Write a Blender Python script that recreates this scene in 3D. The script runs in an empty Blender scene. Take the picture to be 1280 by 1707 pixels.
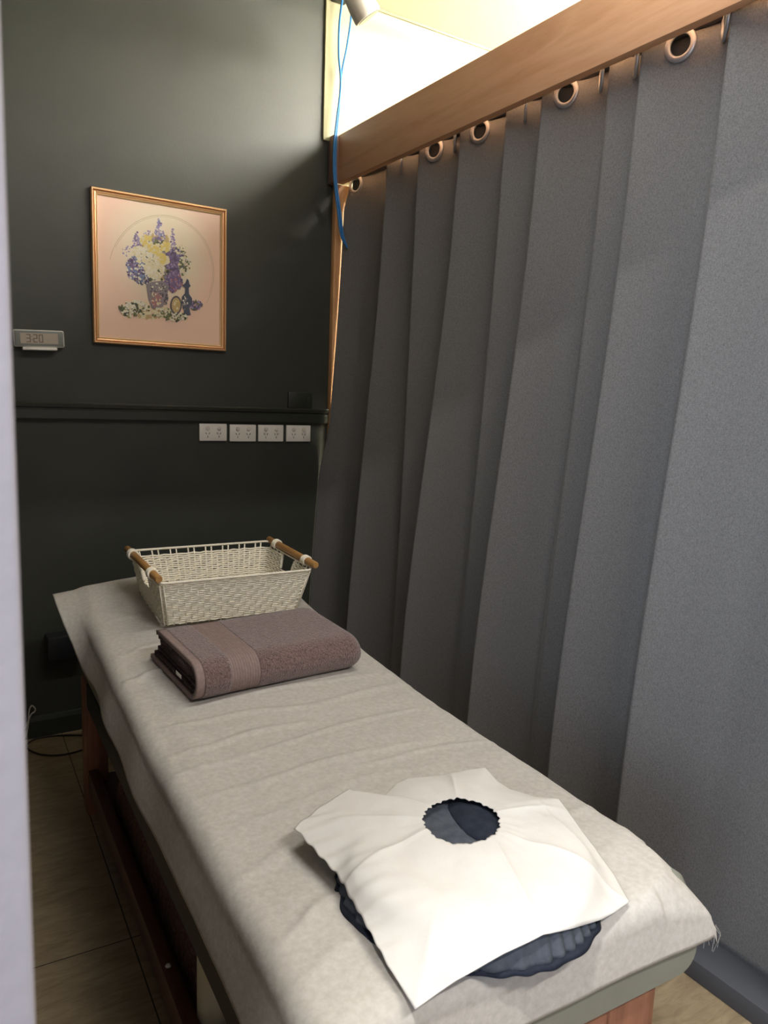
import bpy, bmesh, math, random
from mathutils import Vector, Matrix, noise as mnoise
random.seed(7)
S = bpy.context.scene
COL = S.collection
PI = math.pi

# ------------------------------------------------------------------ camera, world, lights, exposure
H = 1.33
cam_d = bpy.data.cameras.new('camera')
cam = bpy.data.objects.new('camera', cam_d)
COL.objects.link(cam)
R0 = ((0.8437027, -0.04883825, 0.53458448), (-0.53565834, -0.14181127, 0.83244201), (0.03515509, -0.98868822, -0.14580717))
cam.matrix_world = Matrix(((R0[0][0], -R0[0][1], -R0[0][2], 0), (R0[1][0], -R0[1][1], -R0[1][2], 0),
                           (R0[2][0], -R0[2][1], -R0[2][2], H), (0, 0, 0, 1)))
cam_d.sensor_fit = 'AUTO'
cam_d.sensor_width = 36.0
cam_d.lens = 1265.0 / 1707.0 * 36.0
cam_d.clip_start = 0.02
cam_d.dof.use_dof = True
cam_d.dof.focus_distance = 1.9
cam_d.dof.aperture_fstop = cam_d.lens / 2.8      # 2.8 mm pupil
S.camera = cam

S.view_settings.view_transform = 'Standard'
S.view_settings.look = 'None'
S.view_settings.gamma = 1.0
S.view_settings.use_curve_mapping = False
S.view_settings.exposure = 0.0

W = bpy.data.worlds.new('world')
S.world = W
W.use_nodes = True
W.node_tree.nodes['Background'].inputs[0].default_value = (0.75, 0.85, 1.0, 1)
W.node_tree.nodes['Background'].inputs[1].default_value = 0.6

def area_light(name, loc, target, power, sx, sy, col, spread=180):
    d = bpy.data.lights.new(name, 'AREA')
    d.shape = 'RECTANGLE'; d.size = sx; d.size_y = sy; d.energy = power; d.color = col
    d.spread = math.radians(spread)
    o = bpy.data.objects.new(name, d); COL.objects.link(o)
    o.location = loc
    o.rotation_euler = (Vector(target) - Vector(loc)).to_track_quat('-Z', 'Y').to_euler()
    return o

TUBE_POWER = 640.0        # emission of the fluorescent tubes in the bay next door
DAYLIGHT = 8.0
DOWNLIGHT = 29.0
CUBICLE_FILL = 15.5
CORRIDOR_FILL = 56.0
# daylight entering through the window behind the camera
area_light('window_daylight', (-1.16, -0.85, 1.55), (1.6, 0.6, 1.2), DAYLIGHT, 1.2, 1.3, (0.70, 0.82, 1.0), 55)
# unseen fill lamp added under the cubicle ceiling to brighten basket and picture
area_light('cubicle_fill_lamp', (0.95, 1.05, 2.90), (0.95, 1.05, 0), CUBICLE_FILL, 1.15, 0.10, (1.0, 0.97, 0.93))
# unseen fill lamp added behind the camera to brighten the basket front
area_light('corridor_fill_lamp', (1.15, -0.95, 2.90), (1.15, -0.95, 0), CORRIDOR_FILL, 1.15, 0.10, (1.0, 0.97, 0.93))
# the downlight in the corridor ceiling above the doorway
area_light('corridor_downlight_lamp', (-0.16, 0.16, 2.93), (0.10, 0.34, 0), DOWNLIGHT, 0.12, 0.12, (1.0, 0.97, 0.92), 150)

# ------------------------------------------------------------------ material helpers
def lin(c):
    c = c / 255.0
    return c / 12.92 if c <= 0.04045 else ((c + 0.055) / 1.055) ** 2.4
def rgb(r, g, b):
    return (lin(r), lin(g), lin(b), 1)

class NT:
    def __init__(s, m):
        s.t = m.node_tree; s.n = s.t.nodes; s.l = s.t.links
        s.bsdf = s.n['Principled BSDF']
    def node(s, kind, **kw):
        o = s.n.new(kind)
        for k, v in kw.items():
            if k in o.inputs.keys(): o.inputs[k].default_value = v
            else: setattr(o, k, v)
        return o
    def link(s, a, b): s.l.new(a, b)

def mat(name, col, rough=0.6, col2=None, nscale=20.0, ndetail=4.0, bump=0.0, bscale=None, stretch=(1, 1, 1), metal=0.0, spec=0.5, sheen=0.0, bdist=0.01, lo=0.35, hi=0.65):
    m = bpy.data.materials.new(name); m.use_nodes = True
    t = NT(m); b = t.bsdf
    b.inputs['Base Color'].default_value = col
    b.inputs['Roughness'].default_value = rough
    b.inputs['Metallic'].default_value = metal
    b.inputs['Specular IOR Level'].default_value = spec
    if sheen:
        b.inputs['Sheen Weight'].default_value = sheen
        b.inputs['Sheen Roughness'].default_value = 0.5
    tc = t.node('ShaderNodeTexCoord'); mp = t.node('ShaderNodeMapping'); mp.inputs['Scale'].default_value = stretch
    t.link(tc.outputs['Object'], mp.inputs['Vector'])
    if col2 is not None:
        nz = t.node('ShaderNodeTexNoise', Scale=nscale, Detail=ndetail, Roughness=0.6)
        t.link(mp.outputs[0], nz.inputs['Vector'])
        cr = t.node('ShaderNodeValToRGB')
        cr.color_ramp.elements[0].position = lo; cr.color_ramp.elements[0].color = col
        cr.color_ramp.elements[1].position = hi; cr.color_ramp.elements[1].color = col2
        t.link(nz.outputs['Fac'], cr.inputs['Fac']); t.link(cr.outputs['Color'], b.inputs['Base Color'])
    if bump:
        nb = t.node('ShaderNodeTexNoise', Scale=bscale or nscale, Detail=3.0)
        t.link(mp.outputs[0], nb.inputs['Vector'])
        bp = t.node('ShaderNodeBump', Strength=bump, Distance=bdist)
        t.link(nb.outputs['Fac'], bp.inputs['Height']); t.link(bp.outputs[0], b.inputs['Normal'])
    return m

def wood(name, c1, c2, axis=1, rough=0.45, scale=6.0):
    m = bpy.data.materials.new(name); m.use_nodes = True
    t = NT(m); b = t.bsdf
    tc = t.node('ShaderNodeTexCoord'); mp = t.node('ShaderNodeMapping')
    sc = [9.0, 9.0, 9.0]; sc[axis] = 1.1
    mp.inputs['Scale'].default_value = sc
    t.link(tc.outputs['Object'], mp.inputs['Vector'])
    nz = t.node('ShaderNodeTexNoise', Scale=1.2, Detail=2.0, Distortion=0.6)
    t.link(mp.outputs[0], nz.inputs['Vector'])
    mul = t.node('ShaderNodeMath', operation='MULTIPLY'); mul.inputs[1].default_value = scale
    t.link(nz.outputs['Fac'], mul.inputs[0])
    fr = t.node('ShaderNodeMath', operation='PINGPONG'); fr.inputs[1].default_value = 1.0
    t.link(mul.outputs[0], fr.inputs[0])
    fine = t.node('ShaderNodeTexNoise', Scale=14.0, Detail=5.0)
    t.link(mp.outputs[0], fine.inputs['Vector'])
    mx = t.node('ShaderNodeMath', operation='MULTIPLY_ADD'); mx.inputs[1].default_value = 0.55
    t.link(fr.outputs[0], mx.inputs[0])
    f2 = t.node('ShaderNodeMath', operation='MULTIPLY'); f2.inputs[1].default_value = 0.6
    t.link(fine.outputs['Fac'], f2.inputs[0]); t.link(f2.outputs[0], mx.inputs[2])
    cr = t.node('ShaderNodeValToRGB')
    cr.color_ramp.elements[0].position = 0.15; cr.color_ramp.elements[0].color = c1
    cr.color_ramp.elements[1].position = 0.85; cr.color_ramp.elements[1].color = c2
    t.link(mx.outputs[0], cr.inputs['Fac']); t.link(cr.outputs[0], b.inputs['Base Color'])
    b.inputs['Roughness'].default_value = rough
    bp = t.node('ShaderNodeBump', Strength=0.15, Distance=0.002)
    t.link(fine.outputs['Fac'], bp.inputs['Height']); t.link(bp.outputs[0], b.inputs['Normal'])
    return m

def floor_mat():
    m = bpy.data.materials.new('vinyl_floor_tiles'); m.use_nodes = True
    t = NT(m); b = t.bsdf
    tc = t.node('ShaderNodeTexCoord'); mp = t.node('ShaderNodeMapping')
    mp.inputs['Rotation'].default_value = (0, 0, math.atan(0.046))
    mp.inputs['Location'].default_value = (-0.342, -1.756, 0)
    t.link(tc.outputs['Object'], mp.inputs['Vector'])
    sp = t.node('ShaderNodeSeparateXYZ'); t.link(mp.outputs[0], sp.inputs[0])
    fac = []
    for k in ('X', 'Y'):
        pp = t.node('ShaderNodeMath', operation='PINGPONG'); pp.inputs[1].default_value = 0.45 if k == 'X' else 0.65
        t.link(sp.outputs[k], pp.inputs[0])
        lt = t.node('ShaderNodeMath', operation='LESS_THAN'); lt.inputs[1].default_value = 0.0016
        t.link(pp.outputs[0], lt.inputs[0]); fac.append(lt)
    mxl = t.node('ShaderNodeMath', operation='MAXIMUM')
    t.link(fac[0].outputs[0], mxl.inputs[0]); t.link(fac[1].outputs[0], mxl.inputs[1])
    m2 = t.node('ShaderNodeMapping'); m2.inputs['Scale'].default_value = (7, 28, 7); m2.inputs['Rotation'].default_value = (0, 0, 0.35)
    t.link(tc.outputs['Object'], m2.inputs['Vector'])
    nz = t.node('ShaderNodeTexNoise', Scale=1.5, Detail=8.0, Roughness=0.65, Distortion=0.8)
    t.link(m2.outputs[0], nz.inputs['Vector'])
    cr = t.node('ShaderNodeValToRGB')
    e = cr.color_ramp.elements
    e[0].position = 0.30; e[0].color = rgb(126, 110, 86)
    e[1].position = 0.70; e[1].color = rgb(164, 147, 119)
    t.link(nz.outputs['Fac'], cr.inputs['Fac'])
    mix = t.node('ShaderNodeMix', data_type='RGBA'); mix.inputs[7].default_value = rgb(48, 36, 24)
    t.link(mxl.outputs[0], mix.inputs[0]); t.link(cr.outputs[0], mix.inputs[6]); t.link(mix.outputs[2], b.inputs['Base Color'])
    b.inputs['Roughness'].default_value = 0.5
    return m

def curtain_mat():
    m = bpy.data.materials.new('grey_linen_weave'); m.use_nodes = True
    t = NT(m); b = t.bsdf
    tc = t.node('ShaderNodeTexCoord')
    outs = []
    for sc in ((420, 420, 160), (200, 200, 620)):
        mp = t.node('ShaderNodeMapping'); mp.inputs['Scale'].default_value = sc
        t.link(tc.outputs['Object'], mp.inputs['Vector'])
        nz = t.node('ShaderNodeTexNoise', Scale=1.0, Detail=3.0, Roughness=0.7)
        t.link(mp.outputs[0], nz.inputs['Vector']); outs.append(nz)
    ad = t.node('ShaderNodeMath', operation='ADD')
    t.link(outs[0].outputs['Fac'], ad.inputs[0]); t.link(outs[1].outputs['Fac'], ad.inputs[1])
    cr = t.node('ShaderNodeValToRGB')
    cr.color_ramp.elements[0].position = 0.36; cr.color_ramp.elements[0].color = rgb(96, 95, 94)
    cr.color_ramp.elements[1].position = 0.64; cr.color_ramp.elements[1].color = rgb(130, 129, 128)
    hf = t.node('ShaderNodeMath', operation='MULTIPLY'); hf.inputs[1].default_value = 0.5
    t.link(ad.outputs[0], hf.inputs[0]); t.link(hf.outputs[0], cr.inputs['Fac'])
    t.link(cr.outputs[0], b.inputs['Base Color'])
    bp = t.node('ShaderNodeBump', Strength=0.2, Distance=0.001)
    t.link(ad.outputs[0], bp.inputs['Height']); t.link(bp.outputs[0], b.inputs['Normal'])
    b.inputs['Roughness'].default_value = 0.9
    b.inputs['Specular IOR Level'].default_value = 0.15
    b.inputs['Sheen Weight'].default_value = 0.15
    return m

def print_mat():
    # printed mount: cream centre fading to pink outside an oval
    m = bpy.data.materials.new('printed_mount'); m.use_nodes = True
    t = NT(m); b = t.bsdf
    tc = t.node('ShaderNodeTexCoord'); mp = t.node('ShaderNodeMapping')
    mp.inputs['Location'].default_value = (0.0, 0.0, -0.32); mp.inputs['Scale'].default_value = (4.6, 0, 4.0)
    t.link(tc.outputs['Object'], mp.inputs['Vector'])
    ln = t.node('ShaderNodeVectorMath', operation='LENGTH'); t.link(mp.outputs[0], ln.inputs[0])
    cr = t.node('ShaderNodeValToRGB')
    e = cr.color_ramp.elements
    e[0].position = 0.55; e[0].color = rgb(248, 232, 204)
    e[1].position = 1.0; e[1].color = rgb(250, 212, 188)
    t.link(ln.outputs['Value'], cr.inputs['Fac']); t.link(cr.outputs[0], b.inputs['Base Color'])
    b.inputs['Roughness'].default_value = 0.35
    return m

M = {}
M['green'] = mat('dark_green_wall_paint', rgb(43, 46, 38), 0.55, rgb(48, 51, 43), 3.0, 2, bump=0.12, bscale=70, bdist=0.003, spec=0.6)
M['green_trim'] = mat('dark_green_gloss_trim', rgb(44, 47, 40), 0.4, bump=0.05, bscale=40)
M['cream'] = mat('cream_wall_paint', rgb(170, 166, 132), 0.7, rgb(174, 170, 137), 2.0)
M['ceil'] = mat('ceiling_white', rgb(222, 218, 208), 0.8, rgb(226, 222, 213), 2.0)
M['lilac'] = mat('pale_lilac_wall_paint', rgb(172, 169, 178), 0.7, rgb(176, 173, 182), 3.0, bump=0.04, bscale=90)
M['shadow_gap'] = mat('grey_shadow_line', rgb(150, 145, 120), 0.8)  # grey colour stands in for the dark shadow line under the ceiling
M['floor'] = floor_mat()
M['curtain'] = curtain_mat()
M['beam'] = wood('oiled_cedar_board', rgb(212, 156, 116), rgb(230, 180, 140), axis=1, rough=0.5)
M['post'] = wood('pale_pine_post', rgb(170, 118, 74), rgb(212, 162, 112), axis=2, rough=0.55)
M['cleat'] = wood('dull_brown_cleat', rgb(120, 92, 84), rgb(150, 118, 104), axis=2)
M['bedwood'] = wood('red_brown_bed_timber', rgb(112, 72, 56), rgb(156, 108, 84), axis=2, rough=0.45)
M['bedrail'] = wood('red_brown_bed_rail', rgb(66, 36, 30), rgb(92, 54, 44), axis=1, rough=0.45)
M['vinyl'] = mat('grey_green_vinyl', rgb(132, 134, 122), 0.5, rgb(140, 142, 130), 6.0, bump=0.08, bscale=160, bdist=0.001)
M['blackvinyl'] = mat('black_vinyl', rgb(38, 40, 40), 0.5)
M['sheet'] = mat('nonwoven_sheet', rgb(186, 181, 173), 0.85, rgb(200, 195, 188), 90.0, 6.0, bump=0.22, bscale=80, bdist=0.003, spec=0.2)
M['paper'] = mat('white_tissue_paper', rgb(220, 216, 210), 0.9, rgb(224, 221, 215), 30.0, 3.0, bump=0.12, bscale=260, bdist=0.002, spec=0.15)
M['navy'] = mat('navy_cotton', rgb(35, 40, 52), 0.85, rgb(46, 51, 63), 60.0, bump=0.2, bscale=120, bdist=0.002, spec=0.2)
M['slate'] = mat('slate_grey_cotton', rgb(72, 77, 86), 0.9, rgb(86, 91, 100), 60.0, bump=0.2, bscale=120, bdist=0.002, spec=0.2)
M['towel'] = mat('brown_terry', rgb(94, 74, 71), 0.95, rgb(144, 119, 114), 230.0, 4.0, bump=0.9, bscale=280, bdist=0.006, spec=0.1, sheen=0.5)
M['towelflat'] = mat('brown_flat_hem', rgb(138, 121, 116), 0.9, rgb(150, 131, 126), 120.0, bump=0.3, bscale=300, bdist=0.002, spec=0.15)
M['towelshade'] = mat('shaded_inner_terry', rgb(74, 60, 62), 0.95, rgb(112, 96, 98), 230.0, 4.0, bump=0.9, bscale=280, bdist=0.006, spec=0.1)  # same terry as the body, shade between the folds put into the colour
M['rope'] = mat('cream_paper_rope', rgb(242, 234, 212), 0.8, rgb(250, 244, 228), 130.0, 4.0, bump=0.5, bscale=220, bdist=0.003, spec=0.2)
M['dowel'] = wood('honey_dowel', rgb(150, 108, 58), rgb(186, 142, 86), axis=1, rough=0.5)
M['gold'] = mat('rose_gold_moulding', rgb(224, 178, 130), 0.36, metal=0.45)
M['goldline'] = mat('pale_gold_slip', rgb(242, 212, 164), 0.4, metal=0.3)
M['print'] = print_mat()
M['white_plastic'] = mat('white_plastic', rgb(236, 231, 222), 0.4)
M['button'] = mat('warm_white_button', rgb(222, 213, 200), 0.35)
M['slot'] = mat('dark_slot', rgb(40, 36, 32), 0.7)
M['bezel'] = mat('grey_bezel', rgb(120, 123, 119), 0.4)
M['bezel_edge'] = mat('silver_bezel_edge', rgb(214, 214, 208), 0.4)
M['lcd'] = mat('lcd_glass', rgb(170, 158, 144), 0.45)
M['lcdink'] = mat('lcd_ink', rgb(104, 92, 82), 0.5)
M['bluecable'] = mat('blue_cable', rgb(48, 122, 190), 0.45)
M['darkcable'] = mat('dark_brown_cable', rgb(40, 28, 22), 0.5)
M['greycable'] = mat('pale_grey_cable', rgb(170, 164, 152), 0.5)
M['metal'] = mat('brushed_steel', rgb(190, 190, 192), 0.35, metal=0.9)
M['grommet'] = mat('satin_silver_ring', rgb(176, 175, 178), 0.4, metal=0.5)
M['rod'] = mat('dark_steel_rod', rgb(70, 68, 68), 0.4, metal=0.7)
M['backing'] = mat('dark_shade_backing', rgb(34, 35, 38), 0.9)
M['kerb'] = mat('dark_grey_skirting', rgb(74, 76, 82), 0.5)
M['blanket'] = mat('dark_brown_fleece', rgb(92, 68, 63), 0.95, rgb(124, 96, 90), 90.0, bump=0.8, bscale=160, bdist=0.006, spec=0.1)
M['canister'] = mat('cream_plastic', rgb(214, 208, 186), 0.45)
M['black'] = mat('black_plastic', rgb(30, 32, 36), 0.45)
M['lens'] = mat('dark_lens', rgb(60, 58, 54), 0.15)

def emis(name, col, s):
    m = bpy.data.materials.new(name); m.use_nodes = True
    b = m.node_tree.nodes['Principled BSDF']
    b.inputs['Base Color'].default_value = (0.8, 0.8, 0.8, 1)
    b.inputs['Emission Color'].default_value = col; b.inputs['Emission Strength'].default_value = s
    return m
M['tube'] = emis('fluorescent_tube', (1.0, 0.96, 0.88, 1), TUBE_POWER)
M['lampface'] = emis('downlight_face', (1.0, 0.95, 0.88, 1), 4.0)

# ------------------------------------------------------------------ mesh helpers
def link_mesh(name, bm, m, parent=None, smooth=False, auto=None):
    me = bpy.data.meshes.new(name)
    bmesh.ops.recalc_face_normals(bm, faces=bm.faces)
    bm.to_mesh(me); bm.free()
    for x in (m if isinstance(m, (list, tuple)) else [m]): me.materials.append(x)
    if smooth:
        for p in me.polygons: p.use_smooth = True
    if auto is not None:
        for p in me.polygons: p.use_smooth = True
        me.set_sharp_from_angle(angle=math.radians(auto))
    o = bpy.data.objects.new(name, me); COL.objects.link(o)
    if parent is not None: o.parent = parent
    return o

def box(bm, x0, x1, y0, y1, z0, z1, bev=0.0, seg=2, mi=0):
    r = bmesh.ops.create_cube(bm, size=1.0)
    vs = r['verts']
    for v in vs:
        v.co = Vector(((x0 + x1) / 2 + v.co.x * (x1 - x0), (y0 + y1) / 2 + v.co.y * (y1 - y0), (z0 + z1) / 2 + v.co.z * (z1 - z0)))
    fs = set(f for v in vs for f in v.link_faces)
    for f in fs: f.material_index = mi
    if bev > 0:
        es = list(set(e for v in vs for e in v.link_edges))
        bmesh.ops.bevel(bm, geom=es, offset=bev, segments=seg, profile=0.5, affect='EDGES', clamp_overlap=True)
    return bm

def boxobj(name, m, dims, parent=None, bev=0.0, seg=2):
    bm = bmesh.new(); box(bm, *dims, bev=bev, seg=seg)
    return link_mesh(name, bm, m, parent, auto=40 if bev else None)

def tube(bm, pts, r, n=8, closed=False, caps=True, mi=0):
    pts = [Vector(p) for p in pts]
    N = len(pts); rings = []
    up = Vector((0, 0, 1)); prev = None
    for i, p in enumerate(pts):
        a = pts[(i - 1) % N] if (closed or i > 0) else p
        b = pts[(i + 1) % N] if (closed or i < N - 1) else p
        t = (b - a).normalized()
        if prev is None:
            u = t.cross(up)
            if u.length < 1e-3: u = t.cross(Vector((1, 0, 0)))
            u.normalize()
        else:
            u = (prev - t * prev.dot(t)).normalized()
        prev = u; w = t.cross(u)
        rr = r[i] if isinstance(r, (list, tuple)) else r
        rings.append([bm.verts.new(p + (u * math.cos(2 * PI * k / n) + w * math.sin(2 * PI * k / n)) * rr) for k in range(n)])
    for i in range(N if closed else N - 1):
        A, B = rings[i], rings[(i + 1) % N]
        for k in range(n):
            f = bm.faces.new((A[k], A[(k + 1) % n], B[(k + 1) % n], B[k])); f.material_index = mi
    if caps and not closed:
        bm.faces.new(rings[0][::-1]); bm.faces.new(rings[-1])
    return bm

def cyl(bm, p0, p1, r, n=24, r1=None):
    tube(bm, [p0, p1], [r, r if r1 is None else r1], n)

def spline(pts, k=8):
    P = [Vector(p) for p in pts]; out = []
    for i in range(len(P) - 1):
        a = P[max(i - 1, 0)]; b = P[i]; c = P[i + 1]; d = P[min(i + 2, len(P) - 1)]
        for j in range(k):
            t = j / k
            out.append(0.5 * ((2 * b) + (c - a) * t + (2 * a - 5 * b + 4 * c - d) * t * t + (3 * b - a - 3 * c + d) * t ** 3))
    out.append(P[-1]); return out

def torus(bm, c, nrm, R, r, n=28, k=8, flat=1.0):
    nrm = Vector(nrm).normalized()
    u = nrm.cross(Vector((0, 0, 1)))
    if u.length < 1e-3: u = Vector((1, 0, 0))
    u.normalize(); w = nrm.cross(u)
    rings = []
    for i in range(n):
        a = 2 * PI * i / n; d = u * math.cos(a) + w * math.sin(a)
        rings.append([bm.verts.new(Vector(c) + d * (R + r * math.cos(2 * PI * j / k)) + nrm * (r * flat * math.sin(2 * PI * j / k))) for j in range(k)])
    for i in range(n):
        A, B = rings[i], rings[(i + 1) % n]
        for j in range(k): bm.faces.new((A[j], A[(j + 1) % k], B[(j + 1) % k], B[j]))

def grid_faces(bm, g):
    for i in range(len(g) - 1):
        for j in range(len(g[0]) - 1):
            bm.faces.new((g[i][j], g[i + 1][j], g[i + 1][j + 1], g[i][j + 1]))

def empty(name, loc=(0, 0, 0), rz=0.0, parent=None):
    o = bpy.data.objects.new(name, None); COL.objects.link(o)
    o.location = loc; o.rotation_euler = (0, 0, rz); o.empty_display_size = 0.1
    if parent is not None: o.parent = parent
    return o

def tag(o, label, cat, group=None):
    o['label'] = label; o['category'] = cat
    if group: o['group'] = group
    return o

def struct(name, m, dims, label, cat, bev=0.0):
    o = boxobj(name, m, dims, bev=bev)
    o['kind'] = 'structure'; o['label'] = label; o['category'] = cat
    return o

def dup(root, loc, label):
    r = root.copy(); COL.objects.link(r); r.location = loc; r['label'] = label
    for ch in root.children:
        c = ch.copy(); COL.objects.link(c); c.parent = r
        for g in ch.children:
            d = g.copy(); COL.objects.link(d); d.parent = c
    return r

def ss(a, b, x):
    if a > b: return 1 - ss(b, a, x)
    t = max(0.0, min(1.0, (x - a) / (b - a))); return t * t * (3 - 2 * t)

# ------------------------------------------------------------------ room shell
YW = 3.03          # painted face of the back wall
ZC = 2.988
struct('floor', M['floor'], (-1.3, 4.3, -2.3, 3.2, -0.05, 0.0), 'beige marbled vinyl tile floor', 'floor')
struct('ceiling', M['ceil'], (-1.3, 4.3, -2.3, 3.2, ZC, ZC + 0.06), 'pale warm white ceiling', 'ceiling')
struct('wall_back', M['green'], (-1.3, 1.632, YW, YW + 0.1, 0.0, ZC), 'dark green painted back wall behind the bed', 'wall')
struct('wall_back_cream', M['cream'], (1.632, 4.3, YW, YW + 0.1, 0.0, ZC), 'cream painted wall seen above the timber board', 'wall')
struct('wall_left', M['green'], (-1.3, -1.2, 0.42, YW, 0.0, ZC), 'dark green left wall of the cubicle', 'wall')
struct('wall_right', M['cream'], (4.2, 4.3, -2.3, YW, 0.0, ZC), 'cream wall of the neighbouring bay', 'wall')
# the wall beside the doorway the photo is taken through, and the wall above that doorway
struct('wall_front', M['lilac'], (-1.3, 0.0425, 0.36, 0.42, 0.0, ZC), 'pale lilac wall end close by at left of the doorway', 'wall', bev=0.004)
struct('wall_front_header', M['lilac'], (0.0425, 1.63, 0.36, 0.42, 2.235, ZC), 'pale wall above the doorway', 'wall')
struct('wall_front_right', M['cream'], (1.66, 4.2, 0.36, 0.42, 0.0, ZC), 'front wall of the neighbouring bay', 'wall')
struct('wall_rear', M['lilac'], (-1.3, 4.3, -2.3, -2.2, 0, ZC), 'pale wall behind the camera', 'wall')
# corridor wall at the left with its window opening
for d in ((-2.2, -1.50, 0, ZC), (-0.20, 0.36, 0, ZC), (-1.50, -0.20, 0, 0.85), (-1.50, -0.20, 2.25, ZC)):
    struct('wall_left_corridor', M['lilac'], (-1.3, -1.2, d[0], d[1], d[2], d[3]), 'pale corridor wall around the window', 'wall')
wf = bmesh.new()
for d in ((-1.50, -1.45, 0.85, 2.25), (-0.25, -0.20, 0.85, 2.25), (-1.45, -0.25, 0.85, 0.9), (-1.45, -0.25, 2.2, 2.25), (-0.87, -0.83, 0.9, 2.2)):
    box(wf, -1.28, -1.2, d[0], d[1], d[2], d[3])
win = link_mesh('window_1', wf, M['white_plastic']); win['kind'] = 'structure'; win['label'] = 'white window frame in the corridor'; win['category'] = 'window'

# dado rail, skirting, cover strip, ceiling joint
bm = bmesh.new()
prof = [(0.0, 1.217), (0.016, 1.217), (0.018, 1.222), (0.018, 1.252), (0.014, 1.256), (0.014, 1.259), (0.021, 1.263), (0.024, 1.276), (0.020, 1.281), (0.0, 1.281)]
A = [bm.verts.new((-1.2, YW - d, z)) for d, z in prof]; B = [bm.verts.new((1.622, YW - d, z)) for d, z in prof]
for i in range(len(prof)):
    j = (i + 1) % len(prof); bm.faces.new((A[i], A[j], B[j], B[i]))
bm.faces.new(A[::-1]); bm.faces.new(B)
o = link_mesh('trim_1', bm, M['green_trim']); o['kind'] = 'structure'; o['label'] = 'dark green moulded rail along the back wall above the sockets'; o['category'] = 'dado rail'
bm = bmesh.new()
prof = [(0, 0), (0.012, 0), (0.012, 0.066), (0.007, 0.082), (0, 0.085)]
A = [bm.verts.new((-1.2, YW - d, z)) for d, z in prof]; B = [bm.verts.new((1.622, YW - d, z)) for d, z in prof]
for i in range(len(prof)):
    j = (i + 1) % len(prof); bm.faces.new((A[i], A[j], B[j], B[i]))
bm.faces.new(A[::-1]); bm.faces.new(B)
o = link_mesh('baseboard_back', bm, M['green_trim']); o['kind'] = 'structure'; o['label'] = 'dark green skirting at the foot of the back wall'; o['category'] = 'skirting'
struct('trim_2', M['cream'], (1.568, 1.632, YW - 0.014, YW, 2.405, ZC), 'cream cover strip in the wall corner above the timber board', 'trim', bev=0.002)
struct('trim_3', M['shadow_gap'], (1.632, 4.2, YW - 0.008, YW, ZC - 0.010, ZC), 'grey strip for the shadow line between cream wall and ceiling', 'trim')
struct('trim_4', M['post'], (1.624, 1.695, YW - 0.032, YW, 0.0, 2.234), 'narrow pine post against the back wall at the curtain edge', 'post', bev=0.003)
struct('baseboard_right', M['kerb'], (1.522, 1.640, 0.42, 2.99, 0.0, 0.050), 'low dark grey skirting strip along the foot of the curtain', 'skirting', bev=0.003)

# ------------------------------------------------------------------ timber board over the curtain
board = boxobj('pelmet_board', M['beam'], (1.628, 1.658, 0.42, YW - 0.03, 2.236, 2.428), bev=0.002)
tag(board, 'long honey brown timber board running across the top of the grey curtain', 'timber board')
cl = boxobj('end_cleat', M['cleat'], (1.600, 1.628, YW - 0.045, YW - 0.002, 2.232, 2.424), bev=0.002)
tag(cl, 'short dull brown cleat at the wall end of the timber board behind the blue cables', 'cleat')

# ------------------------------------------------------------------ curtain
CR = [  # crest Y at top, at bottom, strength at top, at bottom
    (3.02, 3.03, .9, .8), (2.86, 2.86, .15, .2), (2.673, 2.69, 1, 1), (2.451, 2.40, 1, .30), (2.207, 2.275, 1, 1.0), (1.977, 1.99, .9, .25),
    (1.808, 1.86, 1.05, 1.05), (1.565, 1.60, .7, .30), (1.444, 1.485, 1.05, 1), (1.189, 1.225, 1.1, 1.1), (0.80, 0.74, 1, .9), (0.58, 0.56, .9, .6)]
def curtain_x(y, z):
    v = 1.0 - ss(0.2, 2.2, z)          # 0 at the top, 1 at the bottom
    xc = 1.588 + 0.112 * ss(0.0, 1.0, z / 2.25)
    amp = 0.066 + 0.006 * v - 0.010 * ss(2.0, 2.25, z)
    best = 0.0
    for a, b, s0, s1 in CR:
        yc = a + (b - a) * v; s = s0 + (s1 - s0) * v
        d = y - yc
        if d <= 0:
            q = -d / 0.24                   # long face turned to the doorway
            f = (1 - q) * (1 - 0.25 * math.sin(PI * q)) if q < 1 else 0
        else:
            q = d / (0.030 + 0.03 * max(0, 1 - s))      # short steep return
            f = 0.5 + 0.5 * math.cos(PI * q) if q < 1 else 0
        m = s * f
        k = 0.10                            # smooth maximum
        h = max(k - abs(best - m), 0) / k
        best = max(best, m) + h * h * k * 0.25
    return xc + amp * 0.5 - amp * best - 0.022 * ss(2.86, 2.99, y) * (1 - ss(2.12, 2.24, z))
GY = [(2.955, 0), (2.600, 1), (2.385, 0), (2.262, 1), (2.130, 0), (1.905, 1), (1.735, 0), (1.600, 1), (1.482, 1), (1.350, 0), (1.222, 1), (1.08, 0), (0.93, 1), (0.78, 0)]
ZG = 2.235
Y0, Y1, ZB, ZT = 0.44, 2.994, 0.0495, 2.285
ny, nz = 500, 110
bm = bmesh.new(); g = []
for i in range(ny + 1):
    row = []
    for j in range(nz + 1):
        z = ZB + (ZT - ZB) * j / nz
        y = Y0 + (Y1 + 0.033 * (1 - ss(0.95, 1.25, z)) - Y0) * i / ny
        wob = 0.004 * mnoise.noise(Vector((y * 5, z * 1.3, 2.0))) * (1 - z / 2.4)
        row.append(bm.verts.new((curtain_x(y, z) + wob, y, z)))
    g.append(row)
grid_faces(bm, g)
holes = []
for gy, k in GY:
    if k == 0:
        holes.append(Vector((curtain_x(gy, ZG), gy, ZG)))
dead = [f for f in bm.faces if any((f.calc_center_median() - h).length < 0.032 for h in holes)]
bmesh.ops.delete(bm, geom=dead, context='FACES')
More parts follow.
